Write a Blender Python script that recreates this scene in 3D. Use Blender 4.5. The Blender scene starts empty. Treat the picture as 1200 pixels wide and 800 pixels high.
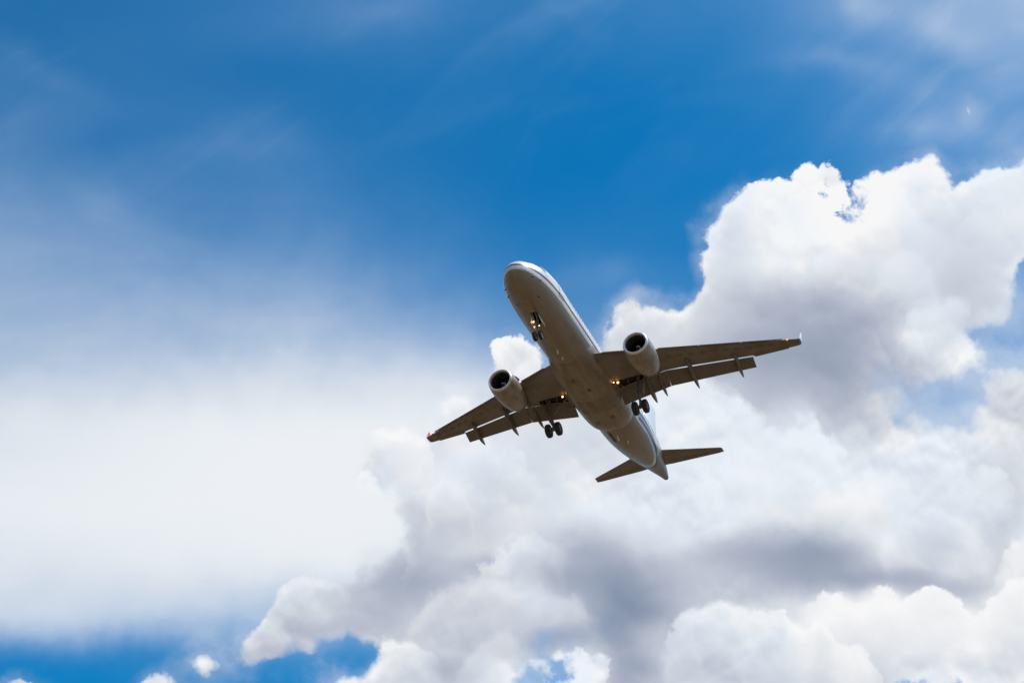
import bpy, bmesh, math, random
import numpy as np
from mathutils import Vector, Matrix
random.seed(7)

# ------------------------------------------------------------------ frame of the aircraft: x aft, y starboard, z up, metres from the nose
R_CAM = np.array([[0.39381, -0.91849, -0.03599], [0.53121, 0.25936, -0.80657], [0.75016, 0.29851, 0.59004]])
C_AC = np.array([-75.864, -30.064, -67.197])
PITCH = math.radians(3.0)
A = np.array(Matrix.Rotation(PITCH, 3, 'Y'))
EYE = np.array([0.0, 0.0, 1.65])
T = EYE - A @ C_AC
RIGHT = A @ R_CAM[0]; UP = -(A @ R_CAM[1]); FWD = A @ R_CAM[2]
FOC = 1667.0

scene = bpy.context.scene
cam_d = bpy.data.cameras.new('camera'); cam = bpy.data.objects.new('camera', cam_d)
scene.collection.objects.link(cam); scene.camera = cam
cam_d.sensor_width = 36.0; cam_d.lens = 36.0 * FOC / 1200.0
cam_d.clip_start = 0.1; cam_d.clip_end = 60000
M3 = Matrix([[RIGHT[i], UP[i], -FWD[i]] for i in range(3)])
cam.matrix_world = Matrix.Translation(Vector(EYE)) @ M3.to_4x4()

scene.view_settings.view_transform = 'Standard'
scene.view_settings.look = 'None'
scene.view_settings.gamma = 1.0
scene.view_settings.exposure = 0.0
scene.view_settings.use_curve_mapping = False
scene.cycles.use_denoising = True
scene.cycles.max_bounces = 6
scene.cycles.use_adaptive_sampling = True; scene.cycles.adaptive_threshold = 0.02; scene.cycles.adaptive_min_samples = 8

# ------------------------------------------------------------------ sun
SUN_DIR = Vector((0.30, -0.42, 0.86)).normalized()
sd = bpy.data.lights.new('sun', 'SUN'); sun = bpy.data.objects.new('sun', sd)
scene.collection.objects.link(sun)
sd.energy = 4.0; sd.angle = math.radians(0.5); sd.color = (1.0, 0.96, 0.9)
sun.rotation_euler = SUN_DIR.to_track_quat('Z', 'Y').to_euler()
sun.location = (0, 0, 300)

# ------------------------------------------------------------------ sky: Nishita blue, a cirrus veil and banks of cumulus, all in the world by direction
BG = 0.1
world = bpy.data.worlds.new('World'); world.use_nodes = True
world.cycles.sampling_method = 'MANUAL'; world.cycles.sample_map_resolution = 512
NT = world.node_tree; NT.nodes.clear()

class N:
    """tiny expression wrapper over shader math nodes"""
    def __init__(self, s): self.s = s
    def _m(self, op, *a, clamp=False):
        n = NT.nodes.new('ShaderNodeMath'); n.operation = op; n.use_clamp = clamp
        for i, v in enumerate((self,) + a):
            if isinstance(v, N): NT.links.new(v.s, n.inputs[i])
            else: n.inputs[i].default_value = v
        return N(n.outputs[0])
    def __add__(self, o): return self._m('ADD', o)
    __radd__ = __add__
    def __sub__(self, o): return self._m('SUBTRACT', o)
    def __rsub__(self, o): return (self * -1.0) + o
    def __mul__(self, o): return self._m('MULTIPLY', o)
    __rmul__ = __mul__
    def __truediv__(self, o): return self._m('DIVIDE', o)
    def max(self, o): return self._m('MAXIMUM', o)
    def min(self, o): return self._m('MINIMUM', o)
    def abs(self): return self._m('ABSOLUTE')
    def pow(self, o): return self._m('POWER', o)
    def clamp(self): return self._m('ADD', 0.0, clamp=True)
    def smooth(self, a, b):
        n = NT.nodes.new('ShaderNodeMapRange'); n.interpolation_type = 'SMOOTHSTEP'
        NT.links.new(self.s, n.inputs['Value'])
        for k, v in (('From Min', a), ('From Max', b)):
            if isinstance(v, N): NT.links.new(v.s, n.inputs[k])
            else: n.inputs[k].default_value = v
        n.inputs['To Min'].default_value = 0; n.inputs['To Max'].default_value = 1
        return N(n.outputs['Result'])

def vm(op, a, b=None, scale=None):
    n = NT.nodes.new('ShaderNodeVectorMath'); n.operation = op
    for i, v in enumerate((a, b)):
        if v is None: continue
        if hasattr(v, 'is_linked') or hasattr(v, 'links'): NT.links.new(v, n.inputs[i])
        else: n.inputs[i].default_value = tuple(v)
    if scale is not None:
        if isinstance(scale, N): NT.links.new(scale.s, n.inputs['Scale'])
        else: n.inputs['Scale'].default_value = scale
    return n.outputs['Value'] if op in ('DOT_PRODUCT', 'LENGTH') else n.outputs['Vector']

def noise(vec, px, detail=5, rough=0.55, out='Fac', dist=0.0, lac=2.0):
    n = NT.nodes.new('ShaderNodeTexNoise'); n.noise_dimensions = '3D'
    n.inputs['Scale'].default_value = FOC / px; n.inputs['Detail'].default_value = detail
    n.inputs['Roughness'].default_value = rough; n.inputs['Distortion'].default_value = dist
    n.inputs['Lacunarity'].default_value = lac
    NT.links.new(vec, n.inputs['Vector'])
    return n.outputs[out] if out == 'Color' else N(n.outputs[0])

RELIEF = 1.05
def billow(vec, px, detail=4, rough=0.5):
    n = NT.nodes.new('ShaderNodeTexVoronoi'); n.voronoi_dimensions = '3D'; n.feature = 'F1'
    n.inputs['Scale'].default_value = FOC / px; n.inputs['Detail'].default_value = detail
    n.inputs['Roughness'].default_value = rough
    n.inputs['Lacunarity'].default_value = 2.1
    n.normalize = True
    NT.links.new(vec, n.inputs['Vector'])
    return 1.0 - N(n.outputs['Distance'])

def mixc(f, a, b):
    n = NT.nodes.new('ShaderNodeMix'); n.data_type = 'RGBA'; n.clamp_factor = True
    if isinstance(f, N): NT.links.new(f.s, n.inputs[0])
    else: n.inputs[0].default_value = f
    for i, v in ((6, a), (7, b)):
        if isinstance(v, tuple): n.inputs[i].default_value = v + (1,)
        else: NT.links.new(v, n.inputs[i])
    return n.outputs[2]

def lin(*c):
    return tuple(((v / 255.0) / 12.92 if v / 255.0 <= 0.04045 else ((v / 255.0 + 0.055) / 1.055) ** 2.4) for v in c)

# ---- weather map: cloud cover, cloud light and veil over a patch of the sky, painted on a lattice of sky angles
GX = np.arange(-80, 1290, 10.0); GY = np.arange(-60, 870, 10.0)
XX, YY = np.meshgrid(GX, GY)
def blur(a, r):
    k = np.exp(-0.5 * (np.arange(-3 * r, 3 * r + 1, 10.0) / r) ** 2) if r > 0 else np.array([1.0]); k /= k.sum()
    h = len(k) // 2
    a = np.pad(a, h, mode='edge')
    a = np.apply_along_axis(lambda v: np.convolve(v, k, 'valid'), 0, a)
    return np.apply_along_axis(lambda v: np.convolve(v, k, 'valid'), 1, a)
def poly(pts):
    ins = np.zeros(XX.shape, bool); dmin = np.full(XX.shape, 1e9); n = len(pts)
    for i in range(n):
        (x0, y0), (x1, y1) = pts[i], pts[(i + 1) % n]
        if y0 != y1:
            c = ((YY >= min(y0, y1)) & (YY < max(y0, y1)))
            ins ^= c & (XX < x0 + (YY - y0) * (x1 - x0) / (y1 - y0))
        L = (x1 - x0) ** 2 + (y1 - y0) ** 2 + 1e-9
        t = np.clip(((XX - x0) * (x1 - x0) + (YY - y0) * (y1 - y0)) / L, 0, 1)
        dmin = np.minimum(dmin, np.hypot(XX - x0 - t * (x1 - x0), YY - y0 - t * (y1 - y0)))
    return np.where(ins, dmin, -dmin)          # signed distance, + inside
def gauss(x, y, rx, ry=None, ang=0.0):
    ry = ry or rx; c, s = math.cos(math.radians(ang)), math.sin(math.radians(ang))
    u = (XX - x) * c + (YY - y) * s; v = -(XX - x) * s + (YY - y) * c
    return np.exp(-0.5 * ((u / rx) ** 2 + (v / ry) ** 2))

BANK = [(560, 398), (580, 394), (600, 391), (622, 400), (640, 440), (668, 425), (690, 395), (708, 375), (722, 352), (740, 342), (760, 346),
        (778, 350), (792, 338), (806, 328), (816, 306), (820, 284), (818, 262), (832, 246), (846, 234), (868, 216), (886, 202), (910, 198),
        (930, 193), (955, 182), (975, 190), (984, 198), (992, 204), (998, 196), (1010, 186), (1035, 179), (1062, 179), (1082, 186), (1096, 204),
        (1108, 212), (1120, 202), (1150, 196), (1175, 186), (1200, 176), (1300, 150), (1300, 286), (1204, 286), (1196, 300), (1190, 324),
        (1194, 350), (1192, 372), (1170, 388), (1150, 402), (1172, 406), (1200, 402), (1300, 400), (1300, 780), (1180, 800), (1130, 792), (1080, 790), (1046, 798), (1040, 880),
        (350, 880), (358, 796), (366, 780), (384, 766), (404, 762), (430, 758), (442, 750), (430, 744), (400, 745), (378, 750), (352, 758), (328, 764), (300, 772), (278, 780),
        (266, 772), (270, 758), (280, 742), (294, 720), (318, 702), (344, 678), (364, 664), (384, 672), (404, 664), (420, 636),
        (430, 640), (455, 636), (466, 612), (462, 590), (440, 572), (420, 562), (424, 540), (436, 520), (440, 502), (462, 496), (490, 496), (503, 490), (502, 466),
        (516, 452), (536, 452), (556, 470), (568, 452), (568, 424)]
sdst = poly(BANK)
def bump_out(x, y, r, k=1.0):
    global sdst
    sdst = np.maximum(sdst, (r - np.hypot(XX - x, YY - y)) * k)
def hole(pts, f=1.0):
    global sdst
    sdst = np.minimum(sdst, -poly(pts) * f)
hole([(300, 788), (335, 778), (380, 762), (430, 752), (432, 757), (400, 769), (384, 774), (368, 786), (358, 802), (352, 840), (250, 840), (256, 796)], 1.1)
hole([(1072, 466), (1092, 446), (1112, 438), (1128, 424), (1142, 408), (1160, 404), (1168, 414), (1150, 430), (1134, 448), (1128, 470), (1100, 474), (1084, 472)], .45)
hole([(950, 236), (962, 220), (978, 214), (992, 212), (998, 222), (990, 240), (970, 252), (958, 250)], .45)
hole([(1132, 386), (1146, 374), (1156, 392), (1140, 396)], .8)
hole([(608, 790), (630, 772), (662, 764), (668, 770), (640, 782), (620, 792)], .6)
bump_out(236, 766, 14, .6); bump_out(175, 806, 22); bump_out(15, 812, 26); bump_out(50, 815, 20)
COVER = np.clip(0.5 + sdst / 90.0, 0, 1)
COVER = np.clip(COVER + 0.10 * gauss(480, 580, 60, 60) + .30 * gauss(425, 738, 34, 16) + .15 * gauss(1062, 445, 22, 30) + .12 * gauss(1160, 462, 30, 24) + .10 * gauss(1120, 430, 34, 24) - .06 * gauss(236, 766, 24, 16), 0, 1)
for (x, y, rx, ry, a, k, v) in [(966, 222, 20, 24, 20, .8, .57), (588, 412, 26, 18, 0, .55, .58), (575, 445, 20, 16, 0, .5, .60), (960, 190, 14, 10, 0, .6, .52), (1188, 318, 9, 30, 0, .8, .50), (1150, 372, 22, 12, -30, .6, .58), (1172, 392, 22, 9, 0, .7, .50),
                                (238, 766, 20, 12, 0, .8, .50), (620, 776, 30, 7, -15, .6, .5), (425, 752, 16, 8, 0, .7, .48)]:
    g = gauss(x, y, rx, ry, a) * k; COVER = COVER * (1 - g) + v * g

LIGHT = np.full(XX.shape, 0.72)
def tone(v, x, y, rx, ry=None, ang=0, k=1.0):
    global LIGHT
    g = gauss(x, y, rx, ry, ang) * k; LIGHT = LIGHT * (1 - g) + v * g
for a in [
    # upper right tower
    (.97, 900, 240, 55, 45), (1, 915, 290, 60, 45), (.97, 1000, 260, 60, 45), (.98, 1060, 215, 45, 40), (.97, 1160, 225, 55, 40),
    (.80, 1040, 300, 45, 22), (.92, 1070, 320, 30, 15), (.82, 1130, 290, 50, 35), (.78, 850, 290, 26, 34), (.84, 835, 330, 40, 30), (.84, 745, 365, 25, 18),
    (.66, 860, 355, 60, 28), (.78, 780, 395, 50, 30), (.50, 960, 365, 65, 25), (.30, 985, 395, 62, 26), (.24, 930, 425, 85, 28), (.32, 990, 445, 60, 30),
    (.42, 900, 460, 50, 22), (.45, 1040, 440, 28, 50), (.86, 1090, 395, 38, 28), (.84, 1105, 415, 28, 18), (.60, 1060, 490, 40, 22), (.62, 1130, 345, 30, 40),
    (.96, 1165, 435, 38, 18), (.62, 1150, 480, 50, 16), (.85, 1100, 530, 50, 20), (.70, 1190, 530, 30, 50),
    # middle
    (.86, 935, 505, 20, 22), (.95, 890, 560, 60, 28), (.97, 980, 565, 70, 26), (.92, 800, 480, 50, 22), (.93, 770, 545, 60, 35), (.78, 700, 500, 50, 40),
    (.72, 620, 540, 60, 40), (.60, 585, 570, 30, 30), (.88, 560, 530, 40, 25), (.90, 520, 480, 20, 26), (.62, 503, 540, 12, 40), (.93, 468, 545, 24, 26), (.93, 520, 570, 22, 24),
    (.60, 445, 560, 14, 24), (.58, 470, 600, 20, 10), (.9, 595, 410, 22, 16),
    (.95, 700, 600, 60, 26), (.97, 770, 640, 50, 20), (.93, 850, 605, 50, 25), (.80, 620, 600, 40, 25), (.85, 1090, 570, 60, 25), (.85, 1040, 540, 25, 12),
    # dark bases
    (.50, 870, 640, 60, 12), (.20, 955, 652, 62, 17), (.27, 920, 672, 60, 14), (.36, 1010, 690, 90, 9), (.20, 1075, 683, 60, 9), (.30, 1130, 692, 45, 10),
    (.93, 1060, 632, 30, 22), (.66, 1110, 650, 22, 25), (.90, 1135, 635, 22, 25), (.60, 1175, 620, 18, 50), (.9, 1195, 640, 10, 20),
    (.38, 690, 648, 40, 22), (.34, 655, 680, 30, 14), (.22, 740, 690, 60, 22), (.12, 735, 720, 35, 30), (.48, 800, 688, 50, 14), (.60, 845, 690, 35, 14),
    (.26, 655, 742, 32, 14), (.16, 735, 775, 26, 40), (.32, 770, 745, 30, 16), (.66, 650, 712, 30, 10), (.80, 625, 700, 14, 14),
    (.72, 860, 730, 40, 16), (.95, 865, 750, 50, 12), (.70, 790, 755, 30, 12), (.55, 840, 790, 60, 10),
    (.9, 905, 735, 30, 10), (.97, 1080, 715, 70, 10), (.95, 1010, 706, 40, 8), (.97, 1190, 710, 25, 25), (.68, 1000, 742, 30, 12), (.92, 1130, 740, 60, 14), (.75, 1120, 770, 60, 10),
    (.93, 960, 745, 20, 12), (.86, 940, 770, 50, 14), (.6, 1010, 785, 20, 20),
    (1, 680, 785, 26, 18), (.97, 640, 796, 30, 10),
    # lower left arm
    (.96, 460, 610, 10, 24), (.52, 430, 640, 20, 16), (.40, 470, 665, 40, 22), (.30, 480, 690, 40, 20), (.34, 450, 715, 30, 22), (.50, 400, 712, 26, 20),
    (.72, 345, 700, 30, 28), (.70, 320, 735, 26, 24), (.60, 362, 740, 20, 16), (.48, 530, 625, 36, 16), (.56, 500, 650, 40, 10), (.70, 550, 635, 28, 14), (.80, 610, 650, 22, 16),
    (.45, 560, 665, 30, 12), (.72, 590, 690, 20, 12), (.62, 530, 720, 50, 14), (.5, 560, 750, 50, 16), (.36, 520, 785, 36, 14), (.62, 480, 760, 50, 14),
    (.96, 372, 780, 10, 18), (.85, 400, 768, 26, 6), (.6, 430, 785, 30, 12), (.8, 590, 790, 26, 16)]:
    tone(*a)

tone(.45, 325, 765, 34, 14, -10); tone(.45, 395, 746, 40, 10, -4)
VEIL = np.zeros(XX.shape)
# columns: every 100 px of sky from the left to the right edge of the view
rows = [(-60, [.13, .13, .11, .12, .16, .18, .10, .08, .08, .16, .38, .48, .56]), (0, [.10, .10, .12, .13, .18, .18, .11, .11, .12, .18, .36, .46, .54]),
        (50, [.14, .12, .09, .12, .14, .10, .05, .04, .06, .12, .27, .38, .50]), (100, [.16, .12, .08, .05, .04, .03, .02, .01, .02, .08, .20, .26, .34]),
        (150, [.16, .14, .14, .12, .05, .02, .01, .00, .01, .04, .16, .27, .30]), (200, [.22, .18, .17, .16, .09, .03, .00, .00, .01, .04, .12, .22, .36]),
        (250, [.34, .27, .23, .22, .15, .08, .02, .02, .03, .05, .10, .15, .25]), (300, [.46, .41, .37, .34, .26, .17, .07, .08, .05, .08, .10, .20, .30]),
        (350, [.53, .53, .51, .49, .43, .34, .20, .22, .16, .20, .3, .42, .46]), (400, [.60, .61, .62, .62, .60, .57, .42, .35, .35, .4, .4, .34, .34]),
        (450, [.74, .79, .82, .84, .85, .83, .70, .60, .5, .5, .4, .48, .5]), (500, [.90, .95, .98, 1.0, 1.0, .99, .9, .8, .7, .6, .5, .5, .6]),
        (600, [.95, .98, 1.0, 1.0, 1.0, 1.0, .95, .9, .8, .7, .7, .7, .7]), (655, [.86, .90, .94, .98, .99, .95, .9, .9, .8, .7, .7, .7, .7]),
        (700, [.77, .77, .77, .75, .70, .7, .6, .6, .5, .5, .5, .5, .6]), (735, [.70, .68, .60, .50, .4, .4, .4, .4, .3, .3, .4, .5, .6]),
        (750, [.36, .34, .38, .40, .30, .2, .3, .4, .3, .3, .4, .5, .6]), (766, [.0, .0, .04, .08, .03, .05, .3, .4, .3, .3, .4, .45, .6]),
        (860, [.0, .0, .0, .0, .0, .0, .3, .4, .3, .3, .3, .45, .5])]
cx = np.arange(0, 1201, 100.0)
ry_ = np.array([r[0] for r in rows], float); rv = np.array([np.interp(GX, cx, r[1]) for r in rows])
for j in range(len(GX)): VEIL[:, j] = np.interp(GY, ry_, rv[:, j])
VEIL = blur(VEIL, 14)
for (v, x, y, rx, ry, a) in [(.17, 975, 72, 40, 9, 2), (.12, 1050, 100, 38, 12, 14), (.10, 655, 18, 48, 5, -28), (.05, 690, 55, 30, 5, -50), (.07, 450, 20, 40, 12, -10), (.18, 1010, 6, 18, 16, 0),
                             (.12, 1085, 28, 45, 20, 10), (.10, 1130, 60, 40, 14, 20), (.12, 1100, 150, 50, 14, 0), (.12, 1185, 165, 26, 10, -25), (.12, 717, 328, 12, 5, -20), (.08, 690, 322, 55, 14, 0),
                             (.25, 1135, 130, 5, 7, 20), (.06, 60, 85, 50, 8, 25), (.05, 300, 170, 45, 14, 0), (.07, 120, 240, 30, 22, 30), (.05, 340, 260, 40, 40, 0), (-.05, 330, 70, 60, 18, 0), (-.04, 60, 20, 120, 60, 0), (-.05, 150, 160, 60, 14, -10)]:
    VEIL = np.clip(VEIL + v * gauss(x, y, rx, ry, a), 0, 1)
tone(.16, 945, 412, 72, 32, 0, .5); tone(.05, 735, 715, 40, 35, 0, .5)
LIGHT = LIGHT - 0.08 * np.clip(0.78 - LIGHT, 0, 1)
COVER = blur(COVER, 6); LIGHT = np.clip(LIGHT + 0.25 * (LIGHT - blur(LIGHT, 40)), 0, 1)

X0, X1 = -45.0, 1245.0; YSTEP = 19.0; YS = np.arange(-40.0, 845.0, YSTEP)
xs = np.linspace(X0, X1, 60); DX = xs[1] - xs[0]
def samp(a, x, y):
    i = (x - GX[0]) / 10; j = (y - GY[0]) / 10; i0 = int(i); j0 = int(j); fi = i - i0; fj = j - j0
    return (a[j0, i0] * (1 - fi) + a[j0, i0 + 1] * fi) * (1 - fj) + (a[j0 + 1, i0] * (1 - fi) + a[j0 + 1, i0 + 1] * fi) * fj
tc = NT.nodes.new('ShaderNodeTexCoord').outputs['Generated']
D = vm('NORMALIZE', tc)
den = (N(vm('DOT_PRODUCT', D, FWD)) + 1.0).max(0.05)
sx = N(vm('DOT_PRODUCT', D, RIGHT)) * 2.0 / den
sy = N(vm('DOT_PRODUCT', D, UP)) * 2.0 / den
q = (1.0 - (sx * sx + sy * sy) * 0.25).max(0.25)
gx = sx / q * FOC + 600.0
gy = 400.0 - sy / q * FOC
# the edges of every cloud are broken up by turbulence before the map is read
wob = noise(D, 95, 3, 0.5, 'Color'); wob2 = noise(D, 34, 4, 0.5, 'Color')
s1 = NT.nodes.new('ShaderNodeSeparateColor'); NT.links.new(wob, s1.inputs[0])
s2 = NT.nodes.new('ShaderNodeSeparateColor'); NT.links.new(wob2, s2.inputs[0])
wx = (N(s1.outputs[0]) - 0.5) * 30.0 + (N(s2.outputs[0]) - 0.5) * 20.0
wy = (N(s1.outputs[1]) - 0.5) * 30.0 + (N(s2.outputs[1]) - 0.5) * 20.0
px = gx + wx; py = gy + wy

def lattice(a):
    """spline coefficients whose B-spline passes through the sampled map"""
    f = np.array([[samp(a, x, y) for x in xs] for y in YS]); c = f.copy()
    for _ in range(5):
        p = np.pad(c, 1, mode='edge'); b = (p[1:-1, :-2] + 4 * p[1:-1, 1:-1] + p[1:-1, 2:]) / 6
        p = np.pad(b, 1, mode='edge'); b = (p[:-2, 1:-1] + 4 * p[1:-1, 1:-1] + p[2:, 1:-1]) / 6
        c = np.clip(c + (f - b), 0, 1)
    return c
def read_map(arrs, px, py):
    lat = [lattice(a) for a in arrs]
    """cubic B-spline lookup in the lattice: one colour ramp per row of the sky"""
    halves = [(xs[:32], ((px - float(xs[0])) / float(31 * DX)).clamp()), (xs[28:], ((px - float(xs[28])) / float(31 * DX)).clamp())]
    side = px._m('GREATER_THAN', float(xs[29]) + DX * 0.5)
    global NT
    acc = NT.nodes.new('ShaderNodeCombineXYZ').outputs[0]
    for jy, y in enumerate(YS):
        g = bpy.data.node_groups.new('sky_row', 'ShaderNodeTree'); MAIN = NT; NT = g
        for nm in ('fac0', 'fac1', 'side', 'py'): g.interface.new_socket(nm, in_out='INPUT', socket_type='NodeSocketFloat')
        g.interface.new_socket('acc', in_out='INPUT', socket_type='NodeSocketVector'); g.interface.new_socket('out', in_out='OUTPUT', socket_type='NodeSocketVector')
        gi = g.nodes.new('NodeGroupInput'); go = g.nodes.new('NodeGroupOutput')
        order = N(vm('DOT_PRODUCT', gi.outputs[4], (1.0, 0.0, 0.0))) * 1e-9        # keeps the rows in sequence
        cols = []
        for h, (xx, _) in enumerate(halves):
            rp = g.nodes.new('ShaderNodeValToRGB'); cr = rp.color_ramp; cr.interpolation = 'B_SPLINE'
            while len(cr.elements) > 1: cr.elements.remove(cr.elements[-1])
            for k, x in enumerate(xx):
                e = cr.elements[0] if k == 0 else cr.elements.new(min(k / 31.0, 0.9999))
                if k == 0: e.position = 0.0
                e.color = tuple(float(a[jy, k + (0, 28)[h]]) for a in lat) + (1.0,)
            g.links.new((N(gi.outputs[h]) + order).s, rp.inputs[0]); cols.append(rp.outputs['Color'])
        t = (N(gi.outputs[3]) - float(y)).abs() / YSTEP
        a = (2.0 - t).max(0.0); b = (1.0 - t).max(0.0)
        w = (a * a * a - b * b * b * 4.0) * (1.0 / 6.0)
        side_ = N(gi.outputs[2])
        v = vm('ADD', vm('SCALE', cols[0], scale=w * (1.0 - side_)), vm('SCALE', cols[1], scale=w * side_))
        g.links.new(vm('ADD', gi.outputs[4], v), go.inputs[0])
        NT = MAIN
        gn = NT.nodes.new('ShaderNodeGroup'); gn.node_tree = g
        for i_, v_ in enumerate((halves[0][1], halves[1][1], side, py)): NT.links.new(v_.s, gn.inputs[i_])
        NT.links.new(acc, gn.inputs[4]); acc = gn.outputs[0]
    s = NT.nodes.new('ShaderNodeSeparateXYZ'); NT.links.new(acc, s.inputs[0])
    return [N(s.outputs[i]) for i in range(3)]
cov, lit, veil = read_map((COVER, LIGHT, VEIL), px, py)

# outside the mapped patch: broken cumulus of the same kind
out = ((gx - 600.0).abs().smooth(625.0, 760.0)).max((gy - 400.0).abs().smooth(420.0, 540.0))
gen = noise(D, 700, 3, 0.5)
cov = cov * (1.0 - out) + (gen * 1.6 - 0.35) * out
lit = lit * (1.0 - out) + 0.72 * out
veil = veil * (1.0 - out) + 0.35 * out

def puffs(vec):
    """heaped round puffs of three sizes: what gives cumulus its cauliflower relief"""
    acc = None
    for size, amp in ((125, .54), (56, .30), (24, .12)):
        n = NT.nodes.new('ShaderNodeTexVoronoi'); n.voronoi_dimensions = '3D'; n.feature = 'F1'
        n.inputs['Scale'].default_value = FOC / size; NT.links.new(vec, n.inputs['Vector'])
        d = N(n.outputs['Distance']); h = (1.0 - d * d * 1.15) * amp
        acc = h if acc is None else acc + h
    return acc
wv = NT.nodes.new('ShaderNodeVectorMath'); wv.operation = 'SUBTRACT'; NT.links.new(wob2, wv.inputs[0]); wv.inputs[1].default_value = (.5, .5, .5)
DW = vm('ADD', D, vm('SCALE', wv.outputs[0], scale=18.0 / FOC))
fb = noise(D, 55, 6, 0.52)
pf = puffs(DW)
pl = puffs(vm('ADD', DW, tuple(UP * (9.0 / FOC) + RIGHT * (2.0 / FOC))))
mid = (1.0 - (cov - 0.5).abs() * 2.2).max(0.0)
tat = noise(DW, 20, 5, 0.6)
edge = cov + (fb - 0.5) * 0.34 + (pf - 0.60) * 0.40 + (tat - 0.5) * mid * 0.30
thin = noise(D, 150, 3, 0.5)
alpha = edge.smooth(0.48, 0.53 + (thin - 0.42).max(0.0) * 0.8 + (0.75 - lit).max(0.0) * 0.55)
slope = noise(D, 62, 5, 0.5) - noise(vm('ADD', D, tuple(UP * (10.0 / FOC))), 62, 5, 0.5)
# nearer heaps of cloud, back to front: each is sunlit along its upper edge and greyer further down
HEAPS = [([(1015, 330), (1035, 312), (1055, 306), (1075, 300), (1088, 318), (1104, 334)], 40, .95, .80, 22, .7),
         ([(1056, 385), (1068, 366), (1088, 354), (1110, 350), (1132, 358), (1142, 378)], 50, .95, .84, 18, .8),
         ([(1112, 455), (1124, 428), (1144, 413), (1165, 408), (1182, 402), (1205, 397), (1260, 390)], 75, 1.0, .66, 7, 1),
         ([(742, 470), (768, 446), (800, 438), (830, 440), (852, 455), (872, 472), (888, 490), (898, 514)], 80, .97, .92, 14, .9),
         ([(840, 545), (870, 520), (902, 506), (924, 498), (934, 484), (948, 483), (964, 502), (985, 516), (1005, 532), (1022, 526), (1038, 531), (1056, 552)], 70, .97, .95, 12, .95),
         ([(1040, 530), (1056, 512), (1080, 508), (1104, 520), (1128, 530), (1152, 541), (1178, 554), (1190, 574)], 60, .95, .84, 9, .85),
         ([(1040, 640), (1054, 610), (1080, 596), (1110, 600), (1130, 612), (1148, 628), (1156, 652)], 62, .97, .62, 14, .8),
         ([(1164, 680), (1170, 655), (1180, 640), (1195, 630), (1215, 620)], 50, .98, .9, 8, .9),
         ([(530, 560), (548, 536), (575, 522), (600, 528), (618, 545), (630, 566)], 60, .95, .74, 14, .8),
         ([(500, 505), (508, 478), (518, 458), (532, 451), (545, 462), (560, 485)], 50, .96, .80, 9, .9),
         ([(432, 545), (440, 520), (456, 508), (476, 502), (494, 505), (504, 530), (512, 560)], 60, .98, .84, 7, .95),
         ([(505, 600), (512, 575), (530, 562), (548, 568), (556, 590), (560, 610)], 40, .97, .70, 8, .9),
         ([(396, 600), (404, 576), (420, 566), (440, 572), (456, 584), (466, 600), (470, 630)], 50, 1.0, .97, 7, .8),
         ([(560, 430), (566, 405), (586, 396), (612, 396), (640, 420)], 60, .95, .84, 12, .7),
         ([(712, 378), (726, 352), (745, 343), (775, 350), (798, 356)], 34, .95, .76, 7, .9),
         ([(645, 660), (668, 640), (690, 632), (712, 628), (735, 634), (760, 655)], 24, .82, .42, 22, .5),
         ([(552, 680), (566, 656), (582, 644), (597, 634), (612, 628), (634, 630), (652, 648)], 34, .94, .60, 8, .9),
         ([(470, 750), (492, 720), (512, 704), (535, 693), (560, 686), (590, 681), (606, 690), (640, 700), (676, 704), (700, 720)], 40, .84, .55, 16, .7),
         ([(530, 790), (548, 762), (570, 745), (592, 738), (612, 752), (625, 775)], 40, .80, .62, 14, .5),
         ([(936, 718), (950, 710), (968, 701), (990, 703), (1008, 709), (1030, 703), (1052, 698), (1080, 694), (1106, 698), (1126, 706), (1140, 716), (1158, 712), (1170, 697), (1190, 683), (1225, 668)], 75, 1.0, .80, 6, 1),
         ([(770, 770), (784, 738), (800, 716), (830, 708), (862, 712), (884, 722), (910, 745)], 60, .97, .70, 12, .9),
         ([(868, 745), (882, 730), (896, 721), (910, 720), (924, 738), (942, 741), (955, 731), (970, 738), (980, 752), (1000, 761), (1020, 768), (1036, 782), (1044, 800)], 60, 1.0, .72, 6, 1),
         ([(588, 806), (612, 788), (640, 777), (660, 771), (680, 765), (700, 773), (714, 790), (722, 815)], 60, 1.0, .95, 6, 1),
         ([(348, 812), (358, 786), (376, 769), (402, 762), (430, 757), (458, 750), (490, 752), (510, 770)], 44, 1.0, .64, 7, .95)]
jit = (pf - 0.60) * 46.0 + (fb - 0.5) * 52.0 + (tat - 0.5) * 22.0
hx = gx + (N(s2.outputs[0]) - 0.5) * 46.0 + (N(s1.outputs[2]) - 0.5) * 40.0
gj = gy + jit
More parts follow.
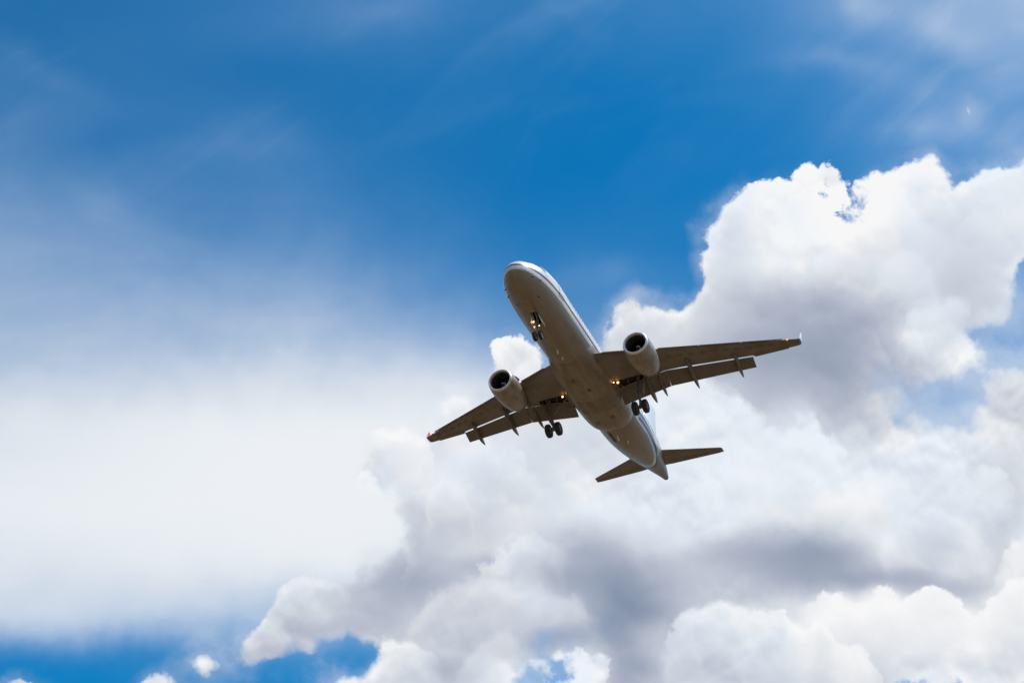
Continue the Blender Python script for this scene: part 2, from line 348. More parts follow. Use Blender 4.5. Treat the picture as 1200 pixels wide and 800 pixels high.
for pts, depth, top, base, soft_, k_ in HEAPS:
    g = bpy.data.node_groups.new('cloud_heap', 'ShaderNodeTree'); MAIN = NT; NT = g
    for nm in ('hx', 'gj', 'lit'): g.interface.new_socket(nm, in_out='INPUT', socket_type='NodeSocketFloat')
    g.interface.new_socket('out', in_out='OUTPUT', socket_type='NodeSocketFloat')
    gi = g.nodes.new('NodeGroupInput'); go = g.nodes.new('NodeGroupOutput')
    ihx, igj, ilit = [N(gi.outputs[i]) for i in range(3)]
    fc = g.nodes.new('ShaderNodeFloatCurve'); cm = fc.mapping; cv_ = cm.curves[0]
    y0_ = min(p[1] for p in pts) - 20.0
    xa_, xb_ = pts[0][0] - 40.0, pts[-1][0] + 40.0
    allp = [(0.0, pts[0][1])] + [((p[0] - xa_) / (xb_ - xa_), p[1]) for p in pts] + [(1.0, pts[-1][1])]
    for i_, (u_, y_) in enumerate(allp):
        v_ = min(1.0, (y_ - y0_) / 150.0)
        if i_ == 0: cv_.points[0].location = (u_, v_)
        elif i_ == len(allp) - 1: cv_.points[len(cv_.points) - 1].location = (u_, v_)
        else: cv_.points.new(u_, v_)
    cm.update()
    g.links.new(((ihx - xa_) * (1.0 / (xb_ - xa_))).clamp().s, fc.inputs['Value'])
    d_ = igj - (N(fc.outputs[0]) * 150.0 + y0_)
    w_ = d_.smooth(-soft_ * 0.4, soft_ * 0.9) * (1.0 - d_.smooth(depth * 0.5, depth * 1.4)) * ihx.smooth(pts[0][0] - 12.0, pts[0][0] + 30.0) * (1.0 - ihx.smooth(pts[-1][0] - 30.0, pts[-1][0] + 12.0)) * k_
    g_ = (d_ * (1.0 / depth)).clamp()
    g.links.new((ilit + ((g_ * (base - top) + top) - ilit) * w_).s, go.inputs[0])
    NT = MAIN
    gn = NT.nodes.new('ShaderNodeGroup'); gn.node_tree = g
    for i_, v_ in enumerate((hx, gj, lit)): NT.links.new(v_.s, gn.inputs[i_])
    lit = N(gn.outputs[0])
alpha = alpha.max(edge.smooth(0.28, 0.60) * thin.smooth(0.35, 0.65) * 0.34)
relief = (pf - pl) * 1.15 + slope * 0.75
soft = noise(D, 130, 4, 0.5)
patch = noise(D, 210, 2, 0.5).smooth(0.40, 0.62)
amp = (lit.smooth(0.05, 0.75) * 0.7 + 0.3) * (0.22 + patch * 0.6 + (1.0 - edge.smooth(0.6, 1.0)) * 0.5)
shade = lit + relief * amp * RELIEF + (soft - 0.5) * 0.10
rim = 1.0 - edge.smooth(0.55, 0.80)
shade = (shade + rim * 0.12).clamp()
ramp = NT.nodes.new('ShaderNodeValToRGB'); cr = ramp.color_ramp
stops = [(0.0, lin(134, 148, 170)), (0.25, lin(166, 175, 193)), (0.5, lin(190, 196, 210)), (0.75, lin(220, 224, 230)), (1.0, lin(247, 247, 248))]
cr.elements[0].position = 0; cr.elements[0].color = stops[0][1] + (1,)
cr.elements[1].position = 1; cr.elements[1].color = stops[-1][1] + (1,)
for p, c in stops[1:-1]:
    e = cr.elements.new(p); e.color = c + (1,)
NT.links.new(shade.s, ramp.inputs[0])

sky = NT.nodes.new('ShaderNodeTexSky'); sky.sky_type = 'NISHITA'; sky.sun_disc = False
sky.sun_elevation = math.asin(SUN_DIR.z); sky.sun_rotation = math.atan2(SUN_DIR.x, SUN_DIR.y)
sky.altitude = 200; sky.air_density = 1.0; sky.dust_density = 0.3; sky.ozone_density = 3.0
blue = NT.nodes.new('ShaderNodeMix'); blue.data_type = 'RGBA'; blue.blend_type = 'MULTIPLY'; blue.inputs[0].default_value = 1
NT.links.new(sky.outputs[0], blue.inputs[6]); blue.inputs[7].default_value = (0.03, 0.88, 1.25, 1)
cirr = noise(vm('MULTIPLY', D, (1.0, 1.0, 2.2)), 260, 6, 0.55, dist=0.6)
# cirrus drawn out by the wind, rising to the right
ca, sa_ = math.cos(math.radians(33)), math.sin(math.radians(33))
su = (gx * ca - gy * sa_) * (1 / 330.0); sv = (gx * sa_ + gy * ca) * (1 / 120.0)
cv = NT.nodes.new('ShaderNodeCombineXYZ'); NT.links.new(su.s, cv.inputs[0]); NT.links.new(sv.s, cv.inputs[1])
def cnoise(vec, sc, det, rough, dist):
    n = NT.nodes.new('ShaderNodeTexNoise'); n.inputs['Scale'].default_value = sc; n.inputs['Detail'].default_value = det
    n.inputs['Roughness'].default_value = rough; n.inputs['Distortion'].default_value = dist; NT.links.new(vec, n.inputs['Vector']); return N(n.outputs[0])
streak = cnoise(cv.outputs[0], 1.0, 6, 0.52, 1.4)
fibre = (streak.smooth(0.47, 0.78)) * (0.16 + (veil * 1.1)).min(0.42) * (1.0 - gy.smooth(150.0, 330.0))
speck = ((gx - 1135.0) * 0.42 - (gy - 130.0) * 0.12).abs() + ((gy - 130.0) * 0.15).abs()
fleck = (1.0 - speck.smooth(0.3, 1.3)) * 0.15
vl = (fleck + veil + (cirr - 0.5) * 0.30 * (veil * (1.0 - veil) * 4.0 + 0.12).min(1.0) + fibre * 0.26).clamp()
veilc = vm('SCALE', NT.nodes.new('ShaderNodeRGB').outputs[0], scale=1.0 / BG)
veilc.node.inputs[0].links[0].from_node.outputs[0].default_value = lin(236, 240, 244) + (1,)
cumc = vm('SCALE', ramp.outputs[0], scale=1.0 / BG)
veilt = vm('SCALE', NT.nodes.new('ShaderNodeRGB').outputs[0], scale=1.0 / BG)
veilt.node.inputs[0].links[0].from_node.outputs[0].default_value = lin(150, 186, 228) + (1,)
col = mixc(vl, blue.outputs[2], mixc(vl.smooth(0.05, 1.0), veilt, veilc))
cool = noise(D, 170, 4, 0.55).smooth(0.44, 0.62) * shade.smooth(0.45, 0.85) * 0.6
cumc = mixc(cool, cumc, vm('MULTIPLY', cumc, (0.80, 0.90, 1.0)))
col = mixc(alpha, col, cumc)
# beyond the mapped patch the haze and cloud are brighter towards the sun and dimmer away from it
sd_ = N(vm('DOT_PRODUCT', D, tuple(SUN_DIR)))
glow = 1.0 + ((sd_.max(0.0)).pow(5.0) * 1.3 - 0.25 + sd_ * 0.25) * out
col = vm('SCALE', col, scale=glow)
bgn = NT.nodes.new('ShaderNodeBackground'); bgn.inputs['Strength'].default_value = BG
NT.links.new(col, bgn.inputs['Color'])
scene.world = world
wo = NT.nodes.new('ShaderNodeOutputWorld'); NT.links.new(bgn.outputs[0], wo.inputs['Surface'])
# ------------------------------------------------------------------ materials
def material(name, color, rough=0.5, metal=0.0, coat=0.0, spec=0.5, emit=None, estr=0.0):
    m = bpy.data.materials.new(name); m.use_nodes = True
    b = m.node_tree.nodes['Principled BSDF']
    b.inputs['Base Color'].default_value = tuple(color) + (1,); b.inputs['Roughness'].default_value = rough
    b.inputs['Metallic'].default_value = metal; b.inputs['Coat Weight'].default_value = coat
    b.inputs['Specular IOR Level'].default_value = spec
    if emit: b.inputs['Emission Color'].default_value = tuple(emit) + (1,); b.inputs['Emission Strength'].default_value = estr
    return m

def grime(m, scale=(0.35, 1.6, 1.6), amount=0.22, tint=(0.42, 0.34, 0.26), fine=6.0, panel=None):
    """streaks of dirt running aft, and fine mottling, multiplied into the paint"""
    nt = m.node_tree; b = nt.nodes['Principled BSDF']
    src = b.inputs['Base Color'].links[0].from_socket if b.inputs['Base Color'].is_linked else None
    tcn = nt.nodes.new('ShaderNodeTexCoord'); mp = nt.nodes.new('ShaderNodeMapping'); mp.inputs['Scale'].default_value = scale
    nt.links.new(tcn.outputs['Object'], mp.inputs['Vector'])
    n1 = nt.nodes.new('ShaderNodeTexNoise'); n1.inputs['Scale'].default_value = 1.0; n1.inputs['Detail'].default_value = 6; n1.inputs['Roughness'].default_value = 0.6
    nt.links.new(mp.outputs[0], n1.inputs['Vector'])
    n2 = nt.nodes.new('ShaderNodeTexNoise'); n2.inputs['Scale'].default_value = fine; n2.inputs['Detail'].default_value = 4
    nt.links.new(tcn.outputs['Object'], n2.inputs['Vector'])
    mr = nt.nodes.new('ShaderNodeMapRange'); mr.inputs[1].default_value = 0.42; mr.inputs[2].default_value = 0.72; mr.inputs[4].default_value = amount * 1.6
    nt.links.new(n1.outputs[0], mr.inputs[0])
    mr2 = nt.nodes.new('ShaderNodeMapRange'); mr2.inputs[1].default_value = 0.55; mr2.inputs[2].default_value = 0.8; mr2.inputs[4].default_value = amount
    nt.links.new(n2.outputs[0], mr2.inputs[0])
    add = nt.nodes.new('ShaderNodeMath'); add.use_clamp = True; nt.links.new(mr.outputs[0], add.inputs[0]); nt.links.new(mr2.outputs[0], add.inputs[1])
    fac = add.outputs[0]
    if panel:                                          # thin seams between skin panels
        sp = nt.nodes.new('ShaderNodeSeparateXYZ'); nt.links.new(tcn.outputs['Object'], sp.inputs[0])
        for ax, per in panel:
            w = nt.nodes.new('ShaderNodeMath'); w.operation = 'PINGPONG'; w.inputs[1].default_value = per / 2
            nt.links.new(sp.outputs[ax], w.inputs[0])
            lt = nt.nodes.new('ShaderNodeMapRange'); lt.inputs[1].default_value = 0.028; lt.inputs[2].default_value = 0.0; lt.inputs[4].default_value = 0.42
            nt.links.new(w.outputs[0], lt.inputs[0])
            a2 = nt.nodes.new('ShaderNodeMath'); a2.use_clamp = True; nt.links.new(fac, a2.inputs[0]); nt.links.new(lt.outputs[0], a2.inputs[1]); fac = a2.outputs[0]
    mx = nt.nodes.new('ShaderNodeMix'); mx.data_type = 'RGBA'; nt.links.new(fac, mx.inputs[0])
    if src: nt.links.new(src, mx.inputs[6])
    else: mx.inputs[6].default_value = b.inputs['Base Color'].default_value
    base = b.inputs['Base Color'].default_value
    mx.inputs[7].default_value = (base[0] * tint[0], base[1] * tint[1], base[2] * tint[2], 1)
    nt.links.new(mx.outputs[2], b.inputs['Base Color'])
    return m

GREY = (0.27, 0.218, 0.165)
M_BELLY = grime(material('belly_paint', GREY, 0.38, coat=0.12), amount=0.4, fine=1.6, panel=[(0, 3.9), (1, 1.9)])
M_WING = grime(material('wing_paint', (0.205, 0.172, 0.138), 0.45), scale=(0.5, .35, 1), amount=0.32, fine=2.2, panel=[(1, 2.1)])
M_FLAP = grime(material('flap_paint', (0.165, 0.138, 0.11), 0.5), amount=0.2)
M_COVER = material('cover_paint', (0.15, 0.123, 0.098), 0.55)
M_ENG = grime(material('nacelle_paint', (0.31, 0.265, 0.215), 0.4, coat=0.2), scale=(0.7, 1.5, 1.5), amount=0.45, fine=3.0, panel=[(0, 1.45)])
M_LIP = material('bare_metal', (0.72, 0.70, 0.67), 0.42, metal=0.5)
M_HOT = material('burnt_metal', (0.16, 0.125, 0.10), 0.45, metal=0.7)
M_DARK = material('dark_bay', (0.018, 0.016, 0.015), 0.8)
M_DUCT = material('intake_duct', (0.07, 0.062, 0.055), 0.6)
M_FAN = material('fan_blade', (0.05, 0.05, 0.055), 0.4, metal=0.8)
M_SPIN = material('spinner_paint', (0.07, 0.07, 0.075), 0.4)
M_SWIRL = material('spinner_mark', (0.8, 0.8, 0.8), 0.5)
M_TYRE = material('tyre_rubber', (0.022, 0.021, 0.021), 0.75)
M_RIM = material('wheel_rim', (0.36, 0.35, 0.34), 0.4, metal=0.5)
M_STRUT = material('gear_paint', (0.17, 0.15, 0.13), 0.4)
M_CHROME = material('oleo_chrome', (0.6, 0.6, 0.6), 0.15, metal=1.0)
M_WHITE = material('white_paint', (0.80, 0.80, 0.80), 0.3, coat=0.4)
M_RED = material('red_paint', (0.62, 0.05, 0.04), 0.35)
M_GLASS = material('window_glass', (0.015, 0.018, 0.022), 0.1)
M_LAMP = material('lamp_glow', (1, 0.8, 0.5), 0.3, emit=(1.0, 0.50, 0.15), estr=8)
M_LAMPR = material('red_lamp_glow', (1, 0.2, 0.1), 0.3, emit=(1.0, 0.10, 0.04), estr=5)
M_LAMPG = material('lamp_glass', (0.05, 0.25, 0.12), 0.2)
M_PIN = material('dark_fitting', (0.05, 0.045, 0.04), 0.5)

# fuselage livery: grey belly below the waterline, white band, dark blue cheat lines, white crown
M_FUS = material('fuselage_paint', (0.8, 0.8, 0.8), 0.36, coat=0.12)
def livery(m):
    nt = m.node_tree; b = nt.nodes['Principled BSDF']
    t = nt.nodes.new('ShaderNodeTexCoord'); s = nt.nodes.new('ShaderNodeSeparateXYZ'); nt.links.new(t.outputs['Object'], s.inputs[0])
    def mth(op, a, bb=None, c=None, clamp=False):
        n = nt.nodes.new('ShaderNodeMath'); n.operation = op; n.use_clamp = clamp
        for i, v in enumerate((a, bb, c)):
            if v is None: continue
            if isinstance(v, (int, float)): n.inputs[i].default_value = v
            else: nt.links.new(v, n.inputs[i])
        return n.outputs[0]
    x, z = s.outputs[0], s.outputs[2]
    def step(v, e, soft=0.02): return mth('MULTIPLY_ADD', mth('SUBTRACT', v, e), 1.0 / soft, 0.5, clamp=True)
    def band(v, lo, hi): return mth('MULTIPLY', step(v, lo), mth('SUBTRACT', 1.0, step(v, hi)))
    # belly waterline: level along the cabin, dips behind the wing, climbs to the tail
    dip = mth('MULTIPLY', mth('SUBTRACT', x, 21.0), 1 / 2.3, clamp=True)
    zb = mth('MULTIPLY_ADD', dip, -0.22, -0.75)
    zb = mth('ADD', zb, mth('MULTIPLY', mth('MAXIMUM', mth('SUBTRACT', x, 23.5), 0.0), 0.0647))
    w = mth('SUBTRACT', z, zb)
    isaft = step(x, 23.6, 0.4); fore = mth('SUBTRACT', 1.0, isaft)
    tap = mth('MAXIMUM', mth('SUBTRACT', 1.0, mth('MULTIPLY', mth('MAXIMUM', mth('SUBTRACT', x, 25.0), 0.0), 0.16)), 0.0)
    hi = mth('MULTIPLY_ADD', tap, 0.72, 0.27)
    wide = mth('MULTIPLY', isaft, mth('MULTIPLY', step(w, 0.16), step(mth('SUBTRACT', hi, w), 0.0)))
    nottail = mth('SUBTRACT', 1.0, step(x, 30.5, 1.5))
    def mix(f, a, c):
        n = nt.nodes.new('ShaderNodeMix'); n.data_type = 'RGBA'; nt.links.new(f, n.inputs[0])
        if isinstance(a, tuple): n.inputs[6].default_value = a + (1,)
        else: nt.links.new(a, n.inputs[6])
        n.inputs[7].default_value = c + (1,); return n.outputs[2]
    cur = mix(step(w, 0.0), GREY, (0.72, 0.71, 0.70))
    cur = mix(mth('MULTIPLY', step(x, 31.2, .4), step(w, .24)), cur, (0.22, 0.20, 0.18))  # white tail cone turned grey-brown: its shade is painted into the colour
    cur = mix(mth('MULTIPLY', fore, band(z, -0.42, -0.20)), cur, (0.008, 0.016, 0.06))
    cur = mix(wide, cur, (0.02, 0.045, 0.16))
    cur = mix(mth('MULTIPLY', mth('MULTIPLY', isaft, nottail), band(w, 0.50, 0.58)), cur, (0.6, 0.63, 0.7))
    cur = mix(mth('MULTIPLY', mth('MULTIPLY', isaft, nottail), band(z, 0.55, 0.72)), cur, (0.06, 0.10, 0.26))
    cur = mix(mth('MULTIPLY', fore, band(z, 0.28, 0.33)), cur, (0.25, 0.30, 0.42))
    nt.links.new(cur, b.inputs['Base Color'])
    b.inputs['Base Color'].default_value = GREY + (1,)
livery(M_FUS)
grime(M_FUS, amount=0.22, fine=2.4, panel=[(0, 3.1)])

# ------------------------------------------------------------------ mesh helpers
def link(name, bm, mats, parent=None, smooth=True, angle=None):
    bmesh.ops.recalc_face_normals(bm, faces=bm.faces)
    me = bpy.data.meshes.new(name); bm.to_mesh(me); bm.free()
    if not isinstance(mats, (list, tuple)): mats = [mats]
    for m in mats: me.materials.append(m)
    if smooth:
        me.polygons.foreach_set('use_smooth', [True] * len(me.polygons))
        me.set_sharp_from_angle(angle=math.radians(angle or 32))
    o = bpy.data.objects.new(name, me); scene.collection.objects.link(o)
    if parent: o.parent = parent
    return o
def tag(o, label=None, cat=None, group=None, kind=None):
    for k, v in (('label', label), ('category', cat), ('group', group), ('kind', kind)):
        if v: o[k] = v
    return o
def loft(bm, rings, cap=True, closed=True, mat=0):
    vs = [[bm.verts.new(p) for p in r] for r in rings]
    n = len(rings[0])
    for a, b in zip(vs, vs[1:]):
        for i in range(n if closed else n - 1):
            f = bm.faces.new((a[i], a[(i + 1) % n], b[(i + 1) % n], b[i])); f.material_index = mat
    if cap:
        for r in (vs[0], vs[-1]):
            f = bm.faces.new(r); f.material_index = mat
    return vs
def tube(bm, p, q, r0, r1=None, seg=12, cap=True, mat=0):
    p, q = Vector(p), Vector(q); r1 = r0 if r1 is None else r1
    d = (q - p).normalized(); a = d.orthogonal().normalized(); b = d.cross(a)
    ring = lambda c, r: [c + (a * math.cos(t) + b * math.sin(t)) * r for t in [2 * math.pi * i / seg for i in range(seg)]]
    loft(bm, [ring(p, r0), ring(q, r1)], cap, mat=mat)
def lathe(bm, prof, origin, axis=(1, 0, 0), seg=32, mat=0, cap=False):
    """prof: list of (distance along axis, radius)"""
    o = Vector(origin); d = Vector(axis).normalized(); a = d.orthogonal().normalized(); b = d.cross(a)
    rings = [[o + d * t + (a * math.cos(w) + b * math.sin(w)) * max(r, 1e-4) for w in [2 * math.pi * i / seg for i in range(seg)]] for t, r in prof]
    return loft(bm, rings, cap, mat=mat)
def box(bm, c, s, rot=None, bev=0.0, mat=0):
    m = Matrix.Translation(Vector(c)) @ (rot.to_4x4() if rot else Matrix()) @ Matrix.Diagonal((s[0], s[1], s[2], 1))
    r = bmesh.ops.create_cube(bm, size=1.0, matrix=m)
    if bev:
        e = list({e for v in r['verts'] for e in v.link_edges})
        bmesh.ops.bevel(bm, geom=e, offset=bev, segments=2, affect='EDGES')
def slab(bm, outline, thick, nrm, mat=0):
    """plate with a given outline (3-D points) and thickness along nrm"""
    n = Vector(nrm).normalized() * thick / 2
    loft(bm, [[Vector(p) - n for p in outline], [Vector(p) + n for p in outline]], True, mat=mat)
def pchip(xs_, ys_, x):
    xs_ = np.array(xs_, float); ys_ = np.array(ys_, float); h = np.diff(xs_); d = np.diff(ys_) / h
    m = np.zeros(len(xs_)); m[0], m[-1] = d[0], d[-1]
    for i in range(1, len(xs_) - 1):
        m[i] = 0 if d[i - 1] * d[i] <= 0 else 2 * d[i - 1] * d[i] / (d[i - 1] + d[i])
    i = int(np.clip(np.searchsorted(xs_, x) - 1, 0, len(h) - 1)); t = (x - xs_[i]) / h[i]
    return float((2 * t**3 - 3 * t**2 + 1) * ys_[i] + (t**3 - 2 * t**2 + t) * h[i] * m[i] + (-2 * t**3 + 3 * t**2) * ys_[i + 1] + (t**3 - t**2) * h[i] * m[i + 1])

# ------------------------------------------------------------------ ground under the approach
bm = bmesh.new()
S = 22000; n = 40
vs = [[bm.verts.new((x, y, 0.0)) for x in np.linspace(-S, S, n)] for y in np.linspace(-S, S, n)]
for j in range(n - 1):
    for i in range(n - 1): bm.faces.new((vs[j][i], vs[j][i + 1], vs[j + 1][i + 1], vs[j + 1][i]))
M_GROUND = material('dry_grass_field', (0.3, 0.23, 0.15), 0.95)
nt = M_GROUND.node_tree; tcg = nt.nodes.new('ShaderNodeTexCoord')
gn1 = nt.nodes.new('ShaderNodeTexNoise'); gn1.inputs['Scale'].default_value = 0.02; gn1.inputs['Detail'].default_value = 8
nt.links.new(tcg.outputs['Object'], gn1.inputs['Vector'])
gr = nt.nodes.new('ShaderNodeValToRGB'); gr.color_ramp.elements[0].position = .35; gr.color_ramp.elements[1].position = .68
gr.color_ramp.elements[0].color = (0.10, 0.068, 0.034, 1); gr.color_ramp.elements[1].color = (0.165, 0.112, 0.06, 1)
nt.links.new(gn1.outputs[0], gr.inputs[0]); nt.links.new(gr.outputs[0], nt.nodes['Principled BSDF'].inputs['Base Color'])
tag(link('ground', bm, M_GROUND, smooth=False), kind='structure')

# ------------------------------------------------------------------ the airliner
BASE = Vector((17.7, 0.0, -4.75))
root = bpy.data.objects.new('airliner', None); scene.collection.objects.link(root)
root.empty_display_size = 3
root.rotation_euler = (0, PITCH, 0)
root.location = Vector(A @ np.array(BASE) + T)
tag(root, 'white twin engine jet airliner with grey belly flying overhead, wheels and flaps lowered for landing', 'airliner')
def part(name, bm, mats, smooth=True, angle=None, label=None):
    o = link(name, bm, mats, root, smooth, angle); o.location = -BASE
    if label: o['label'] = label
    return o
def sub(name, bm, mats, parent, smooth=True, angle=None, label=None):
    o = link(name, bm, mats, parent, smooth, angle)
    if label: o['label'] = label
    return o

# fuselage
FX = [.27, .32, .42, .62, .88, 1.25, 1.72, 2.36, 3.2, 4.4, 5.6, 7, 22.5, 24, 26, 28, 30, 32, 34, 35.6, 36.8, 37.45, 37.57]
FW = [.02, .22, .42, .66, .88, 1.10, 1.31, 1.53, 1.73, 1.89, 1.96, 1.975, 1.975, 1.97, 1.92, 1.80, 1.60, 1.33, .98, .66, .40, .25, .16]
FT = [-.52, -.30, -.10, .16, .40, .66, .92, 1.32, 1.72, 1.98, 2.06, 2.07, 2.07, 2.07, 2.07, 2.06, 2.03, 1.96, 1.84, 1.68, 1.50, 1.36, 1.26]
FB = [-.56, -.78, -.98, -1.20, -1.40, -1.58, -1.74, -1.88, -1.99, -2.05, -2.07, -2.07, -2.07, -2.04, -1.86, -1.47, -.96, -.42, .14, .54, .82, .94, .98]
def fsec(x, k=0.0):
    return pchip(FX, FW, x) + k, pchip(FX, FT, x) + k, pchip(FX, FB, x) - k
def fpt(x, ang, k=0.0):
    """point on the fuselage skin; ang 0 = starboard side, 90 = crown, 180 = port"""
    w, t, b = fsec(x, k); a = math.radians(ang)
    zc = (t + b) / 2
    return Vector((x, w * math.cos(a), zc + (t - b) / 2 * math.sin(a)))
bm = bmesh.new()
stn = sorted(set([round(v, 3) for v in list(np.linspace(.27, 1.9, 18)) + list(np.arange(2.1, 7, .35)) + list(np.arange(7, 23, 1.0)) + list(np.arange(23, 37.3, .45)) + [37.45, 37.57, .29, .32, .37]]))
NS = 64
loft(bm, [[fpt(x, 360 * i / NS) for i in range(NS)] for x in stn])
# nose gear bay, cut as an opening lined with dark walls
fus = part('fuselage', bm, [M_FUS, M_DARK], angle=40)
def cut(obj, bmc, mat_index_dark=True):
    me = bpy.data.meshes.new('cutter'); bmesh.ops.recalc_face_normals(bmc, faces=bmc.faces); bmc.to_mesh(me); bmc.free()
    me.materials.append(obj.data.materials[0]); me.materials.append(M_DARK)
    for p in me.polygons: p.material_index = 1
    c = bpy.data.objects.new('cutter', me); scene.collection.objects.link(c)
    c.matrix_world = obj.matrix_world.copy()
    c.parent = obj.parent; c.location = obj.location
    md = obj.modifiers.new('cut', 'BOOLEAN'); md.operation = 'DIFFERENCE'; md.object = c; md.solver = 'EXACT'
    bpy.context.view_layer.update()
    dg = bpy.context.evaluated_depsgraph_get()
    nm = bpy.data.meshes.new_from_object(obj.evaluated_get(dg)); old = obj.data; obj.modifiers.clear()
    nm.name = old.name; obj.data = nm; bpy.data.objects.remove(c); bpy.data.meshes.remove(old)
bmc = bmesh.new(); box(bmc, (5.0, 0, -2.0), (1.5, .5, 1.1)); cut(fus, bmc)

# belly fairing
BXs = [11.2, 11.6, 12.4, 13.4, 14.6, 16.0, 18.0, 19.6, 20.7, 21.5, 22.1, 22.5, 22.75]
BW = [1.55, 1.72, 1.93, 2.08, 2.16, 2.19, 2.19, 2.17, 2.12, 2.03, 1.88, 1.66, 1.45]
BB = [-1.95, -2.06, -2.20, -2.34, -2.43, -2.47, -2.48, -2.46, -2.42, -2.34, -2.22, -2.08, -1.95]
bm = bmesh.new(); rings = []
for x in np.linspace(11.2, 22.75, 48):
    w, zb = pchip(BXs, BW, x), pchip(BXs, BB, x); zt = -0.55; ring = []
    for i in range(41):
        a = math.pi * i / 40; c, s_ = math.cos(a), math.sin(a)
        ring.append((x, math.copysign(abs(c) ** 0.80, c) * w, zt - (zt - zb) * abs(s_) ** 0.72))
    for i in range(1, 12): ring.append((x, -w + 2 * w * i / 12, zt + 0.0))
    rings.append(ring)
loft(bm, rings)
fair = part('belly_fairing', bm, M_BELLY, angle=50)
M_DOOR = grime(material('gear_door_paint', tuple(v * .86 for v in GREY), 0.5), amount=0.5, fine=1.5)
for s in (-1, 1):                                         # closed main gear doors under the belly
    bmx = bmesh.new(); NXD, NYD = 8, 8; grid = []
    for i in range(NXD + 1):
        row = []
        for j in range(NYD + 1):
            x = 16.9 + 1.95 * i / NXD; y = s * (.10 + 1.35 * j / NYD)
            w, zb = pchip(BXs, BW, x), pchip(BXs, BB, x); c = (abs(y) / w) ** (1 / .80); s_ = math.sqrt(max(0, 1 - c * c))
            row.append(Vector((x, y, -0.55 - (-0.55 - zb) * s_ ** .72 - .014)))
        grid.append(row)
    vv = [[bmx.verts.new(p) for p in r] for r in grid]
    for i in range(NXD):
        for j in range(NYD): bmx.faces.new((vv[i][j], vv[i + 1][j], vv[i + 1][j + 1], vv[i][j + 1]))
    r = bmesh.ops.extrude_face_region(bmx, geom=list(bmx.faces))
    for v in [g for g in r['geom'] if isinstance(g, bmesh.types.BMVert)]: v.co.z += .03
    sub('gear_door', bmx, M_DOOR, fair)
bm = bmesh.new(); lathe(bm, [(0, .001), (.0, .17), (.03, .16), (.03, .001)], (15.35, -.3, -2.44), (0, 0, -1), seg=20); sub('beacon_mount', bm, M_PIN, fair)
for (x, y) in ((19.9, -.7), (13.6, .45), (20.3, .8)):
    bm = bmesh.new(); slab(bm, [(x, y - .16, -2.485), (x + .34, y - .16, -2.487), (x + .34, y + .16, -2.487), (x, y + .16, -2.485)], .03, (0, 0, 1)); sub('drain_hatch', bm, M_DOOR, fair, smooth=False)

# pale fillets where the fairing meets the cabin wall behind the wing
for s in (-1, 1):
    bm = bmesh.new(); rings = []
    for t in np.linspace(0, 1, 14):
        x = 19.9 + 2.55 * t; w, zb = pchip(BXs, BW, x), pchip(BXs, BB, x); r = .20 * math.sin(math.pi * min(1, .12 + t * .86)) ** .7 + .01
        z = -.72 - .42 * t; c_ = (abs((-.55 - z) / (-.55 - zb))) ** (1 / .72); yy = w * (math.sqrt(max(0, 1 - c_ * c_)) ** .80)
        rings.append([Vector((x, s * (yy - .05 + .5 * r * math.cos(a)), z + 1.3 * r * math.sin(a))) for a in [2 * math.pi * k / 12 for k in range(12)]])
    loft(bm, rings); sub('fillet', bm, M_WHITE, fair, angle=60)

# windows, doors and cockpit glazing
def on_skin(x, z, side, k=0.0):
    w, t, b = fsec(x, k); zc = (t + b) / 2; h = (t - b) / 2; s_ = max(-1, min(1, (z - zc) / h))
    return Vector((x, side * w * math.sqrt(max(0, 1 - s_ * s_)), z))
def skin_plate(x0, x1, z0, z1, side, k0=-.02, k1=.012, rx=5, round_=0.0, nx=2, nz=4):
    bmx = bmesh.new(); rows = []
    for k in (k0, k1):
        g = []
        for i in range(nx + 1):
            col_ = []
            for j in range(nz + 1):
                x = x0 + (x1 - x0) * i / nx; z = z0 + (z1 - z0) * j / nz
                if round_:
                    u = 2 * i / nx - 1; v = 2 * j / nz - 1
                    f = 1 - round_ * (abs(u * v)) * .5
                    x = (x0 + x1) / 2 + (x - (x0 + x1) / 2) * f; z = (z0 + z1) / 2 + (z - (z0 + z1) / 2) * f
                col_.append(bmx.verts.new(on_skin(x, z, side, k)))
            g.append(col_)
        rows.append(g)
    a, b = rows
    for i in range(nx):
        for j in range(nz):
            bmx.faces.new((b[i][j], b[i + 1][j], b[i + 1][j + 1], b[i][j + 1])); bmx.faces.new((a[i][j], a[i][j + 1], a[i + 1][j + 1], a[i + 1][j]))
    for i in range(nx):
        for j in (0, nz): bmx.faces.new((a[i][j], a[i + 1][j], b[i + 1][j], b[i][j]))
    for j in range(nz):
        for i in (0, nx): bmx.faces.new((a[i][j], a[i][j + 1], b[i][j + 1], b[i][j]))
    return bmx
wmesh = {}
